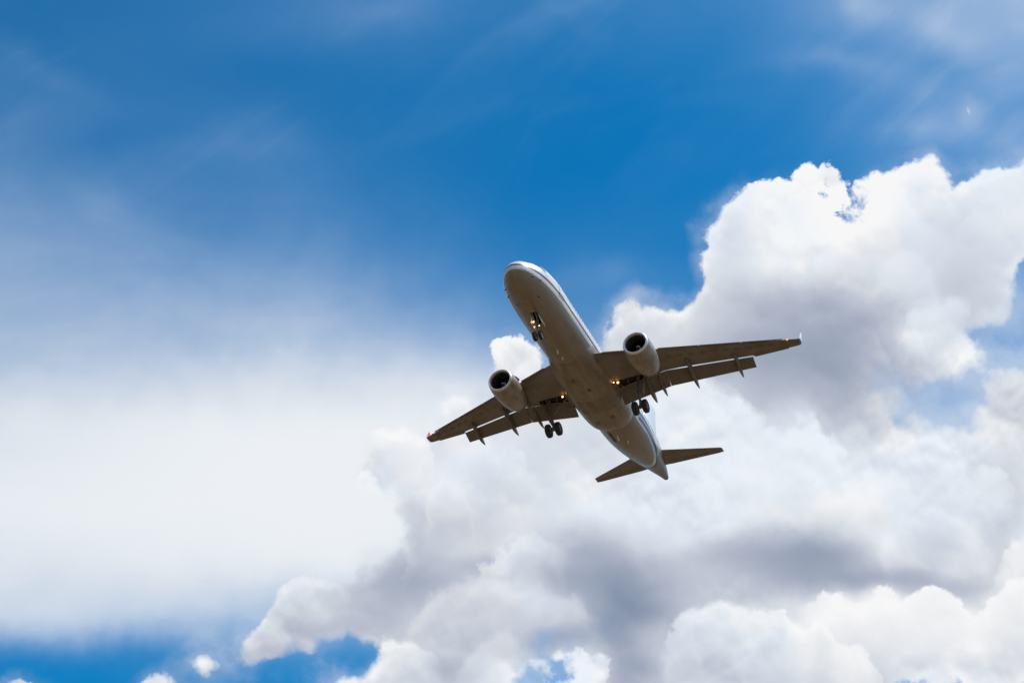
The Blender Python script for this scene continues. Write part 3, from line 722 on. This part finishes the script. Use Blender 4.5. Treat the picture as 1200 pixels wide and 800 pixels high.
for side in (-1, 1):
    for k in range(44):
        x = 7.0 + k * .533
        if 14.9 < x < 15.2: continue
        if x < 28.5:
            if x <= 22.3:
                if side not in wmesh:
                    b_ = skin_plate(-.115 + 10, .115 + 10, .42, .76, side, round_=.5)
                    for v in b_.verts: v.co.x -= 10
                    o = sub('cabin_window', b_, M_GLASS, fus, smooth=False); wmesh[side] = o.data; o.location.x = x
                else:
                    o = bpy.data.objects.new('cabin_window', wmesh[side]); scene.collection.objects.link(o); o.parent = fus; o.location.x = x
            else: sub('cabin_window', skin_plate(x - .115, x + .115, .42, .76, side, round_=.5), M_GLASS, fus, smooth=False)
    for (x0, x1) in ((5.1, 5.92), (30.1, 30.9)):
        d = sub('cabin_door', skin_plate(x0, x1, -.45, 1.42, side, k1=.022, nx=3, nz=10), M_FUS, fus, smooth=False)
    for x0 in (14.75, 15.6):
        sub('emergency_exit', skin_plate(x0, x0 + .5, -.02, 1.0, side, k1=.020, nx=2, nz=6), M_FUS, fus, smooth=False)
    # cockpit panes: front, side and rear side window
    for (a0, a1, x0, x1, x2, x3) in ((87, 62, 1.62, 2.18, 2.28, 1.78), (60, 36, 1.80, 2.30, 2.78, 2.30), (35, 20, 2.36, 2.84, 3.30, 2.90)):
        b_ = bmesh.new(); top, bot = [], []
        m_ = 5
        for i in range(m_ + 1):
            a = a0 + (a1 - a0) * i / m_
            lo = x0 + (x3 - x0) * i / m_; hi = x1 + (x2 - x1) * i / m_
            aa = a if side > 0 else 180 - a
            for lst, kk in ((bot, -.03), (top, .012)): lst.append([b_.verts.new(fpt(lo + (hi - lo) * j / 3, aa, kk)) for j in range(4)])
        for i in range(m_):
            for j in range(3):
                b_.faces.new((top[i][j], top[i + 1][j], top[i + 1][j + 1], top[i][j + 1])); b_.faces.new((bot[i][j], bot[i][j + 1], bot[i + 1][j + 1], bot[i + 1][j]))
            for j in (0, 3): b_.faces.new((top[i][j], bot[i][j], bot[i + 1][j], top[i + 1][j]))
        for j in range(3):
            for i in (0, m_): b_.faces.new((top[i][j], bot[i][j], bot[i][j + 1], top[i][j + 1]))
        sub('cockpit_window', b_, M_GLASS, fus)

# small things on the skin: probes, antennas, drain mast, outflow valve
for (x, ang, r, h) in ((1.5, 205, .035, .14), (1.9, 330, .035, .14), (2.3, 200, .035, .14), (2.6, 322, .035, .14), (3.1, 236, .05, .05), (3.3, 300, .05, .05), (3.9, 262, .05, .04), (7.6, 284, .05, .05)):
    p, q_ = fpt(x, ang), fpt(x, ang, h); b_ = bmesh.new(); tube(b_, p - (q_ - p) * .3, q_, r * 1.3, r); sub('probe', b_, M_PIN, fus)
for (x, s_, t, nm) in ((9.4, .42, .30, 'antenna'), (10.5, .34, .22, 'antenna'), (23.4, .5, .34, 'antenna'), (24.7, .26, .24, 'drain_mast')):
    b_ = bmesh.new(); y = .15 if nm == 'antenna' else -.35
    zb = pchip(FX, FB, x) + .03
    slab(b_, [(x, y, zb), (x + s_, y, zb), (x + s_ * .9, y, zb - t), (x + s_ * .5, y, zb - t)], .05, (0, 1, 0)); sub(nm, b_, M_WHITE, fus, smooth=False)
b_ = bmesh.new()
zz = lambda x: pchip(FX, FB, x)
slab(b_, [(23.0, .62, zz(23.0) + .07), (24.6, .60, zz(24.6) + .06), (24.6, .80, zz(24.6) + .14), (23.0, .82, zz(23.0) + .14)], .05, (0, .35, 1)); sub('service_panel', b_, M_PIN, fus, smooth=False)
b_ = bmesh.new(); tube(b_, (37.2, 0, 1.12), (37.62, 0, 1.15), .17, .13, 20); sub('exhaust_outlet', b_, M_PIN, fus)
b_ = bmesh.new(); lathe(b_, [(-.05, .13), (.0, .13), (.07, .10), (.10, .02)], (15.0, 0, pchip(FX, FT, 15)), (0, 0, 1), 16, cap=True); sub('beacon', b_, M_RED, fus)

# ---- wings
FLAP = 0.42
def zw(y): return -1.48 + 0.136 * abs(y)
def le(y):
    y = abs(y); return 11.40 + 0.542 * y
def te_fix(y):                                             # trailing edge of the fixed wing box, ahead of the flap gap
    y = abs(y)
    if y <= 6.2: return 17.84 - 0.02 * y
    if y <= 13.08: return 17.70 + (y - 6.2) * (20.35 - 17.70) / 6.88
    return 20.62 + (y - 13.1) * (21.42 - 20.62) / 3.5
def foil(xl, xt, y, z0, s, tc=0.12, n=14, te=.05, camber=.01, twist=0.0):
    c = xt - xl; up, lo = [], []
    for i in range(n + 1):
        t = 0.5 * (1 - math.cos(math.pi * i / n))
        th = tc * c * 5 * (0.2969 * math.sqrt(t) - .126 * t - .3516 * t * t + .2843 * t**3 - .1015 * t**4) + te * .5 * t
        cz = camber * c * 4 * t * (1 - t) - twist * c * (t - .25)
        up.append(Vector((xl + c * t, s * y, z0 + cz + th))); lo.append(Vector((xl + c * t, s * y, z0 + cz - th * .82)))
    return up + lo[::-1][:-1]
YEND = 16.68
gear_y = 3.8
for s in (-1, 1):
    bm = bmesh.new(); rings = []
    for y in [0.6, 1.6, 2.3, 3.2, 4.2, 5.2, 6.2, 7.5, 9, 10.5, 12, 13.07, 13.10, 14, 15, 16, YEND]:
        tc_ = np.interp(y, [1.6, 6.2, 16.4], [.135, .115, .10])
        rings.append(foil(le(y), te_fix(y), y, zw(y), s, tc_, te=(.34 if y < 6.3 else .20 if y < 13.08 else .03), twist=np.interp(y, [0, 16], [.035, -.005])))
    # tip curling up into a small winglet
    loft(bm, rings)
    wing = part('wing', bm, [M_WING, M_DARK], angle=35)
    # open main gear bay in the lower rear of the wing root
    bmc = bmesh.new()
    ol = [(16.45, s * 2.25), (17.62, s * 2.25), (17.60, s * 4.75), (17.05, s * 4.75)]
    loft(bmc, [[Vector((x, y, -2.6)) for x, y in ol], [Vector((x, y, zw(y) - .07)) for x, y in ol]])
    cut(wing, bmc)
    # winglet
    bm = bmesh.new(); rings = []
    for t in np.linspace(0, 1, 9):
        if t < .4: u = t / .4; dy = .30 * math.sin(u * math.pi / 2 * .9); dz = .22 * (1 - math.cos(u * math.pi / 2 * .9))
        else: u = (t - .4) / .6; dy = .297 + .10 * u; dz = .186 + .95 * u
        cc = np.interp(t, [0, .4, 1], [1.0, .84, .34]); x0 = np.interp(t, [0, .4, 1], [le(YEND) + .02, le(YEND) + .24, le(YEND) + .90])
        nx_ = np.interp(t, [0, .4, 1], [0, .85, .97]); nz_ = math.sqrt(1 - nx_ ** 2)
        ring = []; n_ = 8
        xt = x0 + cc * (1.0)
        if t == 0: x0 = le(YEND); xt = te_fix(YEND)
        for sg in (1, -1):
            for i in (range(n_ + 1) if sg > 0 else range(n_ - 1, 0, -1)):
                q_ = i / n_; th = .06 * cc * math.sqrt(max(0, math.sin(math.pi * q_))) + .004
                ring.append(Vector((x0 + (xt - x0) * q_, s * (YEND - .01 + dy - sg * th * nx_), zw(YEND) + dz + sg * th * nz_)))
        rings.append(ring)
    loft(bm, rings)
    bm.faces.ensure_lookup_table(); bmesh.ops.recalc_face_normals(bm, faces=bm.faces)
    for f in bm.faces:
        c = f.calc_center_median()
        if c.z > zw(YEND) + .19: f.material_index = 1 if f.normal.y * s < 0 else 2
    sub('winglet', bm, [M_WING, M_RED, M_WHITE], wing, angle=50, label='small upturned winglet painted red on its inner face')
    # leading edge slats, lowered
    for (y0, y1) in ((2.55, 5.0), (6.55, 9.5), (9.56, 12.6), (12.66, 15.7)):
        bm = bmesh.new(); rings = []
        for y in np.linspace(y0, y1, 4):
            c = te_fix(y) - le(y) if y < 6.2 else (te_fix(y) - le(y)) ; c = min(c, 4.2); ch = .13 * c + .12; xl = le(y) - .24; zz0 = zw(y) - .10 + .05
            ring = [Vector((xl + ch * .5 * (1 - math.cos(math.pi * i / 7)) * 1.0, s * y, zz0 + .55 * ch * math.sin(math.pi / 2 * i / 7) * .7)) for i in range(8)]
            ring += [Vector((xl + ch * f, s * y, zz0 + v * ch)) for f, v in ((.8, .28), (.5, .08), (.22, -.10), (.05, -.07))]
            rings.append(ring)
        loft(bm, rings); sub('slat', bm, M_FLAP, wing, angle=40)
    # flaps, extended and drooped
    for (y0, y1) in ((2.05, 6.19), (6.22, 13.02)):
        bm = bmesh.new(); rings = []
        for y in np.linspace(y0, y1, 6):
            xl = te_fix(y) + .03; c = np.interp(y, [2, 6.2, 13], [1.62, 1.58, 1.06]); z0 = zw(y) - .19
            ca, sa = math.cos(FLAP), math.sin(FLAP)
            r = foil(0, c, 0, 0, 1, .13, n=10, te=.02, camber=.03)
            rings.append([Vector((xl + p.x * ca + p.z * sa, s * y, z0 - p.x * sa + p.z * ca)) for p in r])
        loft(bm, rings); sub('flap', bm, M_FLAP, wing, angle=40)
    # aileron seam plate (separate surface, drooped a few degrees)
    bm = bmesh.new(); rings = []
    for y in (13.2, 14.6, 15.9):
        xt = te_fix(y) + .02; xl = xt - .55; z0 = zw(y)
        r = foil(0, xt - xl, 0, 0, 1, .10, n=6, te=.01); rings.append([Vector((xl + p.x, s * y, z0 - .035 - p.x * .05 + p.z)) for p in r])
    loft(bm, rings); sub('aileron', bm, M_FLAP, wing, angle=40)
    # oval fuel tank covers down the lower skin, and a few square hatches
    for k in range(11):
        y = 7.0 + k * .86; c = te_fix(y) - le(y); tt = .34; tw = float(np.interp(y, [0, 16], [.035, -.005])); tcy = float(np.interp(y, [1.6, 6.2, 16.4], [.135, .115, .10]))
        pts = []
        for i in range(16):
            a = 2 * math.pi * i / 16; t = tt + .19 * math.sin(a) / c * 1.0; yy = y + .26 * math.cos(a)
            cc = te_fix(yy) - le(yy)
            th = tcy * cc * 5 * (0.2969 * math.sqrt(t) - .126 * t - .3516 * t * t + .2843 * t**3 - .1015 * t**4) + .10 * t
            pts.append(Vector((le(yy) + cc * t, s * yy, zw(yy) + .01 * cc * 4 * t * (1 - t) - tw * cc * (t - .25) - th * .82 - .006)))
        bm = bmesh.new(); slab(bm, pts, .022, (0, 0, 1)); sub('tank_cover', bm, M_COVER, wing, smooth=False)
    # flap track fairings
    for (y, xa, xb, w_, h_) in ((4.55, 17.3, 20.45, .19, .46), (5.55, 17.6, 20.2, .14, .36), (8.15, 17.05, 20.85, .19, .50), (11.75, 18.75, 21.85, .17, .44)):
        bm = bmesh.new(); rings = []
        for i in range(15):
            t = i / 14; x = xa + (xb - xa) * t
            pr_ = (4 * t * (1 - t)) ** .6 * (1 if t < .5 else .55 + .45 * (1 - (2 * t - 1) ** 2))
            ztop = zw(y) - .10 - max(0, x - (te_fix(y) + .05)) * math.tan(FLAP) * .82 + .02
            ww = w_ * pr_ + .004; hh = h_ * pr_ + .004
            rings.append([Vector((x, s * y + ww * math.cos(a), ztop - hh * .35 + (hh * .55 if math.sin(a) > 0 else hh) * math.sin(a))) for a in [2 * math.pi * k / 12 for k in range(12)]])
        loft(bm, rings); sub('flap_fairing', bm, M_FLAP, wing, angle=60)
    # navigation lamp on the leading edge by the tip
    bm = bmesh.new(); bmesh.ops.create_uvsphere(bm, u_segments=12, v_segments=8, radius=.065, matrix=Matrix.Translation((le(16.05) - .02, s * 16.05, zw(16.05) - .02)))
    sub('navigation_lamp', bm, M_LAMPR if s < 0 else M_LAMPG, wing, label='glowing red wingtip lamp' if s < 0 else 'unlit green wingtip lamp')
    # landing lamps hanging below the wing root
    for (x, y, r, on) in (((16.62, 2.42, .12, 1), (16.42, 2.12, .07, 1)) if s < 0 else ((16.55, 2.42, .10, 1),)):
        bm = bmesh.new(); z = zw(y) - .42
        lathe(bm, [(.10, .02), (.07, r * .8), (0, r * 1.12), (-.03, r * 1.12), (-.03, r)], (x, s * y, z), (1, 0, .1), 16); box(bm, (x + .08, s * y, z + .16), (.05, .05, .3))
        lamp = sub('landing_lamp', bm, M_STRUT, wing)
        bm = bmesh.new(); lathe(bm, [(-.05, .001), (-.045, r * .45), (-.03, r * .72)], (x, s * y, z), (1, 0, .1), 16); sub('lens', bm, M_LAMP, lamp, label='lit amber lens')

# ---- engines
def engine(s):
    ex, ey, ez = 11.05, 5.75 * s, -2.22
    ax = Vector((1, 0, -.025)).normalized()
    bm = bmesh.new()
    lathe(bm, [(.16, 1.035), (.3, 1.065), (.6, 1.10), (1.1, 1.13), (1.7, 1.135), (2.3, 1.09), (2.9, 1.00), (3.35, .90), (3.62, .825), (3.62, .80), (3.3, .80), (2.6, .84), (1.2, .86)], (ex, ey, ez), ax, 48)
    e = part('engine', bm, M_ENG, angle=45)
    bm = bmesh.new()
    lathe(bm, [(.165, 1.037), (.07, 1.01), (.015, .97), (0, .93), (.02, .885), (.10, .845), (.22, .825)], (ex, ey, ez), ax, 48); sub('intake_lip', bm, M_LIP, e, angle=80)
    bm = bmesh.new(); lathe(bm, [(.215, .824), (.6, .83), (1.0, .86), (1.35, .86)], (ex, ey, ez), ax, 48); sub('intake_duct', bm, M_DUCT, e)
    # fan: many twisted blades in one disc
    bm = bmesh.new()
    for k in range(24):
        a = 2 * math.pi * k / 24; pts = []
        for r in (.22, .5, .84):
            for da, dx in ((-.09, .0), (.12 + .05 / r * .1, .16)):
                aa = a + da * (.5 / r) ** .3; pts.append(Vector((ex + 1.02 + dx, ey + r * math.cos(aa), ez + r * math.sin(aa))))
        v = [bm.verts.new(p) for p in pts]
        bm.faces.new((v[0], v[1], v[3], v[2])); bm.faces.new((v[2], v[3], v[5], v[4]))
    sub('fan', bm, M_FAN, e)
    bm = bmesh.new(); lathe(bm, [(1.3, .86), (1.3, .001)], (ex, ey, ez), ax, 32); sub('duct_wall', bm, M_DARK, e)
    bm = bmesh.new(); lathe(bm, [(.60, .005), (.70, .09), (.85, .18), (1.05, .25), (1.2, .27)], (ex, ey, ez), ax, 24)
    sp = sub('spinner', bm, M_SPIN, e)
    bm = bmesh.new()
    prevs = None
    for i in range(13):
        t = i / 12; r = .06 + .13 * t; x = .665 + .2 * t; a = t * 4.2
        p = [bm.verts.new(Vector((ex + x - .012, ey + (r + d) * math.cos(a), ez + (r + d) * math.sin(a)))) for d in (-.018, .03)]
        if prevs: bm.faces.new((prevs[0], prevs[1], p[1], p[0]))
        prevs = p
    sub('spiral_mark', bm, M_SWIRL, sp)
    bm = bmesh.new(); lathe(bm, [(2.8, .60), (3.5, .60), (4.0, .52), (4.35, .44), (4.35, .41), (3.7, .42), (3.2, .42)], (ex, ey, ez), ax, 32); sub('core_nozzle', bm, M_HOT, e)
    bm = bmesh.new(); lathe(bm, [(3.7, .30), (4.2, .27), (4.55, .16), (4.8, .02)], (ex, ey, ez), ax, 24, cap=True); sub('exhaust_cone', bm, M_HOT, e)
    # pylon up to the wing
    bm = bmesh.new(); rings = []
    for x, zt, zb, w in ((12.0, -1.15, -1.25, .05), (12.7, -.98, -1.3, .17), (13.6, -.80, -1.35, .22), (14.6, -.66, -1.42, .24), (15.6, -.70, -1.62, .22), (16.4, -.74, -1.52, .18), (17.3, -.78, -1.22, .10), (17.9, -.80, -.98, .03)):
        rings.append([Vector((x, ey + w * math.cos(a), (zt + zb) / 2 + (zt - zb) / 2 * math.copysign(abs(math.sin(a)) ** .6, math.sin(a)))) for a in [2 * math.pi * k / 16 for k in range(16)]])
    loft(bm, rings); sub('pylon', bm, M_ENG, e, angle=60)
    for a0 in (-1, 1):                                  # strakes and little access panels on the cowl
        if a0 * s < 0:
            bm = bmesh.new(); w0 = math.radians(50) ; yy = ey - s * 1.08 * math.cos(w0) ; z0 = ez + 1.08 * math.sin(w0)
            d = Vector((0, -s * math.cos(w0), math.sin(w0)))
            p0 = Vector((ex + .9, yy, z0)); slab(bm, [p0, p0 + Vector((1.3, 0, 0)), p0 + Vector((1.25, 0, 0)) + d * .32, p0 + Vector((.7, 0, 0)) + d * .25], .03, (0, d.z, -d.y)); sub('strake', bm, M_ENG, e, smooth=False)
    for (t, w0, a_, b_) in ((1.2, 250, .16, .07), (1.75, 292, .22, .09), (2.5, 262, .20, .06), (1.5, 215, .16, .06), (2.2, 318, .16, .07), (2.9, 285, .10, .05)):
        bm = bmesh.new(); r = 1.135 if t < 2.2 else 1.085; pts = []
        for (u, v) in ((-1, -1), (1, -1), (1, 1), (-1, 1)):
            aa = math.radians(w0) + v * b_; rr = float(np.interp(t + u * a_ / 2, [.6, 1.1, 1.7, 2.3, 2.9], [1.075, 1.12, 1.13, 1.09, 1.0])) + .008
            pts.append(Vector((ex + t + u * a_ / 2, ey + rr * math.cos(aa), ez + rr * math.sin(aa))))
        slab(bm, pts, .02, (0, math.cos(math.radians(w0)), math.sin(math.radians(w0)))); sub('access_panel', bm, M_COVER, e, smooth=False)
    return e
for s in (-1, 1): engine(s)

# ---- tailplanes and fin
for s in (-1, 1):
    bm = bmesh.new(); rings = []
    for y in (0.3, 1.1, 2.5, 4.5, 6.0, 6.22):
        xl = 31.25 + .585 * y; xt = 34.45 + .20 * y
        if y > 6.1: xl += .05; xt -= .01
        rings.append(foil(xl, xt - .0, y, .72 + .105 * y, s, .09 if y < 6.1 else .04, te=.02))
    loft(bm, rings); tp = part('tailplane', bm, M_WING, angle=35)
    bm = bmesh.new(); rings = []
    for y in (1.35, 5.9):
        xt = 34.47 + .20 * y; xl = xt - np.interp(y, [1.3, 6], [1.0, .52])
        rings.append([Vector((xl + p.x, s * y, .72 + .105 * y - .012 + p.z)) for p in foil(0, xt - xl, 0, 0, 1, .13, n=6, te=.02)])
    loft(bm, rings); sub('elevator', bm, M_FLAP, tp, angle=40)
bm = bmesh.new(); rings = []
FIN = [(1.7, 28.6, 34.9), (2.3, 29.9, 35.05), (4.0, 31.15, 35.35), (6.0, 32.6, 35.75), (7.7, 33.85, 36.1), (7.95, 34.2, 36.05)]
for z, xl, xt in FIN:
    r = foil(xl, xt, 0, 0, 1, .09 if z < 7.9 else .04, te=.02, camber=0)
    rings.append([Vector((p.x, p.z * 1.0, z)) for p in r])
loft(bm, rings); fin = part('tail_fin', bm, [M_WHITE], angle=35)
bm = bmesh.new(); rings = []
for z in (2.45, 7.6):
    xt = np.interp(z, [2.3, 7.7], [35.08, 36.12]); xl = xt - np.interp(z, [2.3, 7.7], [1.5, .8])
    rings.append([Vector((xl + p.x, p.z, z)) for p in foil(0, xt - xl, 0, 0, 1, .15, n=6, te=.02, camber=0)])
loft(bm, rings); sub('rudder', bm, material('rudder_paint', (.66, .68, .73), .35), fin, angle=40)

# ---- landing gear
def wheel(parent, c, r, w):
    bm = bmesh.new()
    lathe(bm, [(-w * .36, r * .56), (-w * .48, r * .62), (-w * .5, r * .80), (-w * .40, r * .94), (-w * .2, r * .995), (w * .2, r * .995), (w * .40, r * .94), (w * .5, r * .80), (w * .48, r * .62), (w * .36, r * .56)], c, (0, 1, 0), 36)
    t = sub('tyre', bm, M_TYRE, parent, angle=50)
    bm = bmesh.new()
    lathe(bm, [(-w * .30, .001), (-w * .30, r * .22), (-w * .18, r * .30), (-w * .22, r * .50), (-w * .36, r * .57), (w * .36, r * .57), (w * .22, r * .50), (w * .18, r * .30), (w * .30, r * .22), (w * .30, .001)], c, (0, 1, 0), 24)
    sub('rim', bm, M_RIM, parent)
    return t
for s in (-1, 1):
    y = 3.80 * s; top = Vector((17.35, s * 3.95, zw(3.9) - .05)); ax_ = Vector((17.66, y, -3.78))
    bm = bmesh.new(); mid = top.lerp(ax_, .56)
    tube(bm, top, mid, .15, .13, 16); tube(bm, mid, ax_ + Vector((0, 0, .12)), .085, .085, 14)
    tube(bm, ax_ + Vector((0, 0, -.06)), ax_ + Vector((0, 0, .22)), .14, .13, 14)
    tube(bm, mid + Vector((0, 0, .12)), mid - Vector((0, 0, .06)), .165, .165, 16)
    g = part('main_gear', bm, M_STRUT)
    bm = bmesh.new(); tube(bm, ax_ + Vector((0, -.62, 0)), ax_ + Vector((0, .62, 0)), .075, .075, 12); sub('axle', bm, M_STRUT, g)
    bm = bmesh.new(); tube(bm, Vector((17.25, s * 2.3, zw(2.3) - .12)), mid + Vector((0, 0, .05)), .085, .09, 10); tube(bm, Vector((17.05, s * 3.1, zw(3.1) - .05)), Vector((17.32, s * 3.3, -1.95)), .04); sub('side_brace', bm, M_STRUT, g)
    bm = bmesh.new(); tube(bm, Vector((17.0, s * 4.15, zw(4))), mid + Vector((-.06, 0, .55)), .045); sub('drag_strut', bm, M_STRUT, g)
    bm = bmesh.new(); k_ = (mid + ax_) / 2 + Vector((.42, 0, .05)); tube(bm, mid + Vector((.1, 0, 0)), k_, .05, .035); tube(bm, k_, ax_ + Vector((.1, 0, .12)), .035, .05); sub('torque_link', bm, M_STRUT, g)
    bm = bmesh.new(); tube(bm, top + Vector((-.14, .05, -.2)), mid + Vector((-.16, .03, 0)), .018); tube(bm, mid + Vector((-.16, .03, 0)), ax_ + Vector((-.1, .03, .2)), .018); sub('brake_hose', bm, M_PIN, g)
    # leg door outboard of the strut
    bm = bmesh.new()
    dx0, dx1 = 17.0, 17.95
    slab(bm, [(dx0 + .1, s * 4.52, zw(4.5) - .12), (dx1 - .1, s * 4.52, zw(4.5) - .15), (dx1 - .22, s * 4.20, -2.55), (dx0 + .34, s * 4.20, -2.55)], .045, (0, s * 1, .2)); sub('leg_door', bm, M_FLAP, g, smooth=False)
    for dy in (-.43, .43):
        wheel(g, ax_ + Vector((0, dy, 0)), .585, .42)
# nose gear
bm = bmesh.new(); nt_ = Vector((5.15, 0, -1.75)); na = Vector((5.02, 0, -3.72)); nm_ = nt_.lerp(na, .55)
tube(bm, nt_, nm_, .10, .09, 14); tube(bm, nm_, na + Vector((0, 0, .1)), .06, .06, 12); tube(bm, nm_ + Vector((0, 0, .1)), nm_ - Vector((0, 0, .06)), .12, .12, 14); tube(bm, na - Vector((0, 0, .05)), na + Vector((0, 0, .16)), .09, .09, 12)
ng = part('nose_gear', bm, M_STRUT)
bm = bmesh.new(); tube(bm, na + Vector((0, -.36, 0)), na + Vector((0, .36, 0)), .05); sub('axle', bm, M_STRUT, ng)
bm = bmesh.new(); tube(bm, Vector((4.35, .12, -1.95)), nm_ + Vector((0, .1, .1)), .04); tube(bm, Vector((4.35, -.12, -1.95)), nm_ + Vector((0, -.1, .1)), .04); sub('drag_strut', bm, M_STRUT, ng)
bm = bmesh.new(); k_ = (nm_ + na) / 2 + Vector((.3, 0, 0)); tube(bm, nm_ + Vector((.08, 0, 0)), k_, .035, .03); tube(bm, k_, na + Vector((.05, 0, .1)), .03, .035); sub('torque_link', bm, M_STRUT, ng)
for dy in (-.25, .25): wheel(ng, na + Vector((0, dy, 0)), .385, .24)
for sy in (-1, 1):
    bm = bmesh.new(); slab(bm, [(4.62, sy * .27, -2.02), (5.72, sy * .27, -2.04), (5.66, sy * .42, -2.62), (4.70, sy * .42, -2.60)], .035, (0, 1, sy * .25)); sub('bay_door', bm, M_WHITE, ng, smooth=False)
for (x, y, z, r) in ((4.93, .26, -2.42, .085), (4.93, -.19, -2.92, .055), (4.93, .20, -2.92, .055)):
    bm = bmesh.new(); lathe(bm, [(.10, .02), (.07, r * .8), (0, r * 1.12), (-.03, r * 1.12), (-.03, r)], (x, y, z), (1, 0, .1), 16); tube(bm, (x + .05, y, z), (x + .12, 0, z), .03)
    lamp = sub('taxi_lamp', bm, M_STRUT, ng)
    bm = bmesh.new(); lathe(bm, [(-.05, .001), (-.045, r * .45), (-.03, r * .72)], (x, y, z), (1, 0, .1), 16); sub('lens', bm, M_LAMP, ng, label='lit amber lens')
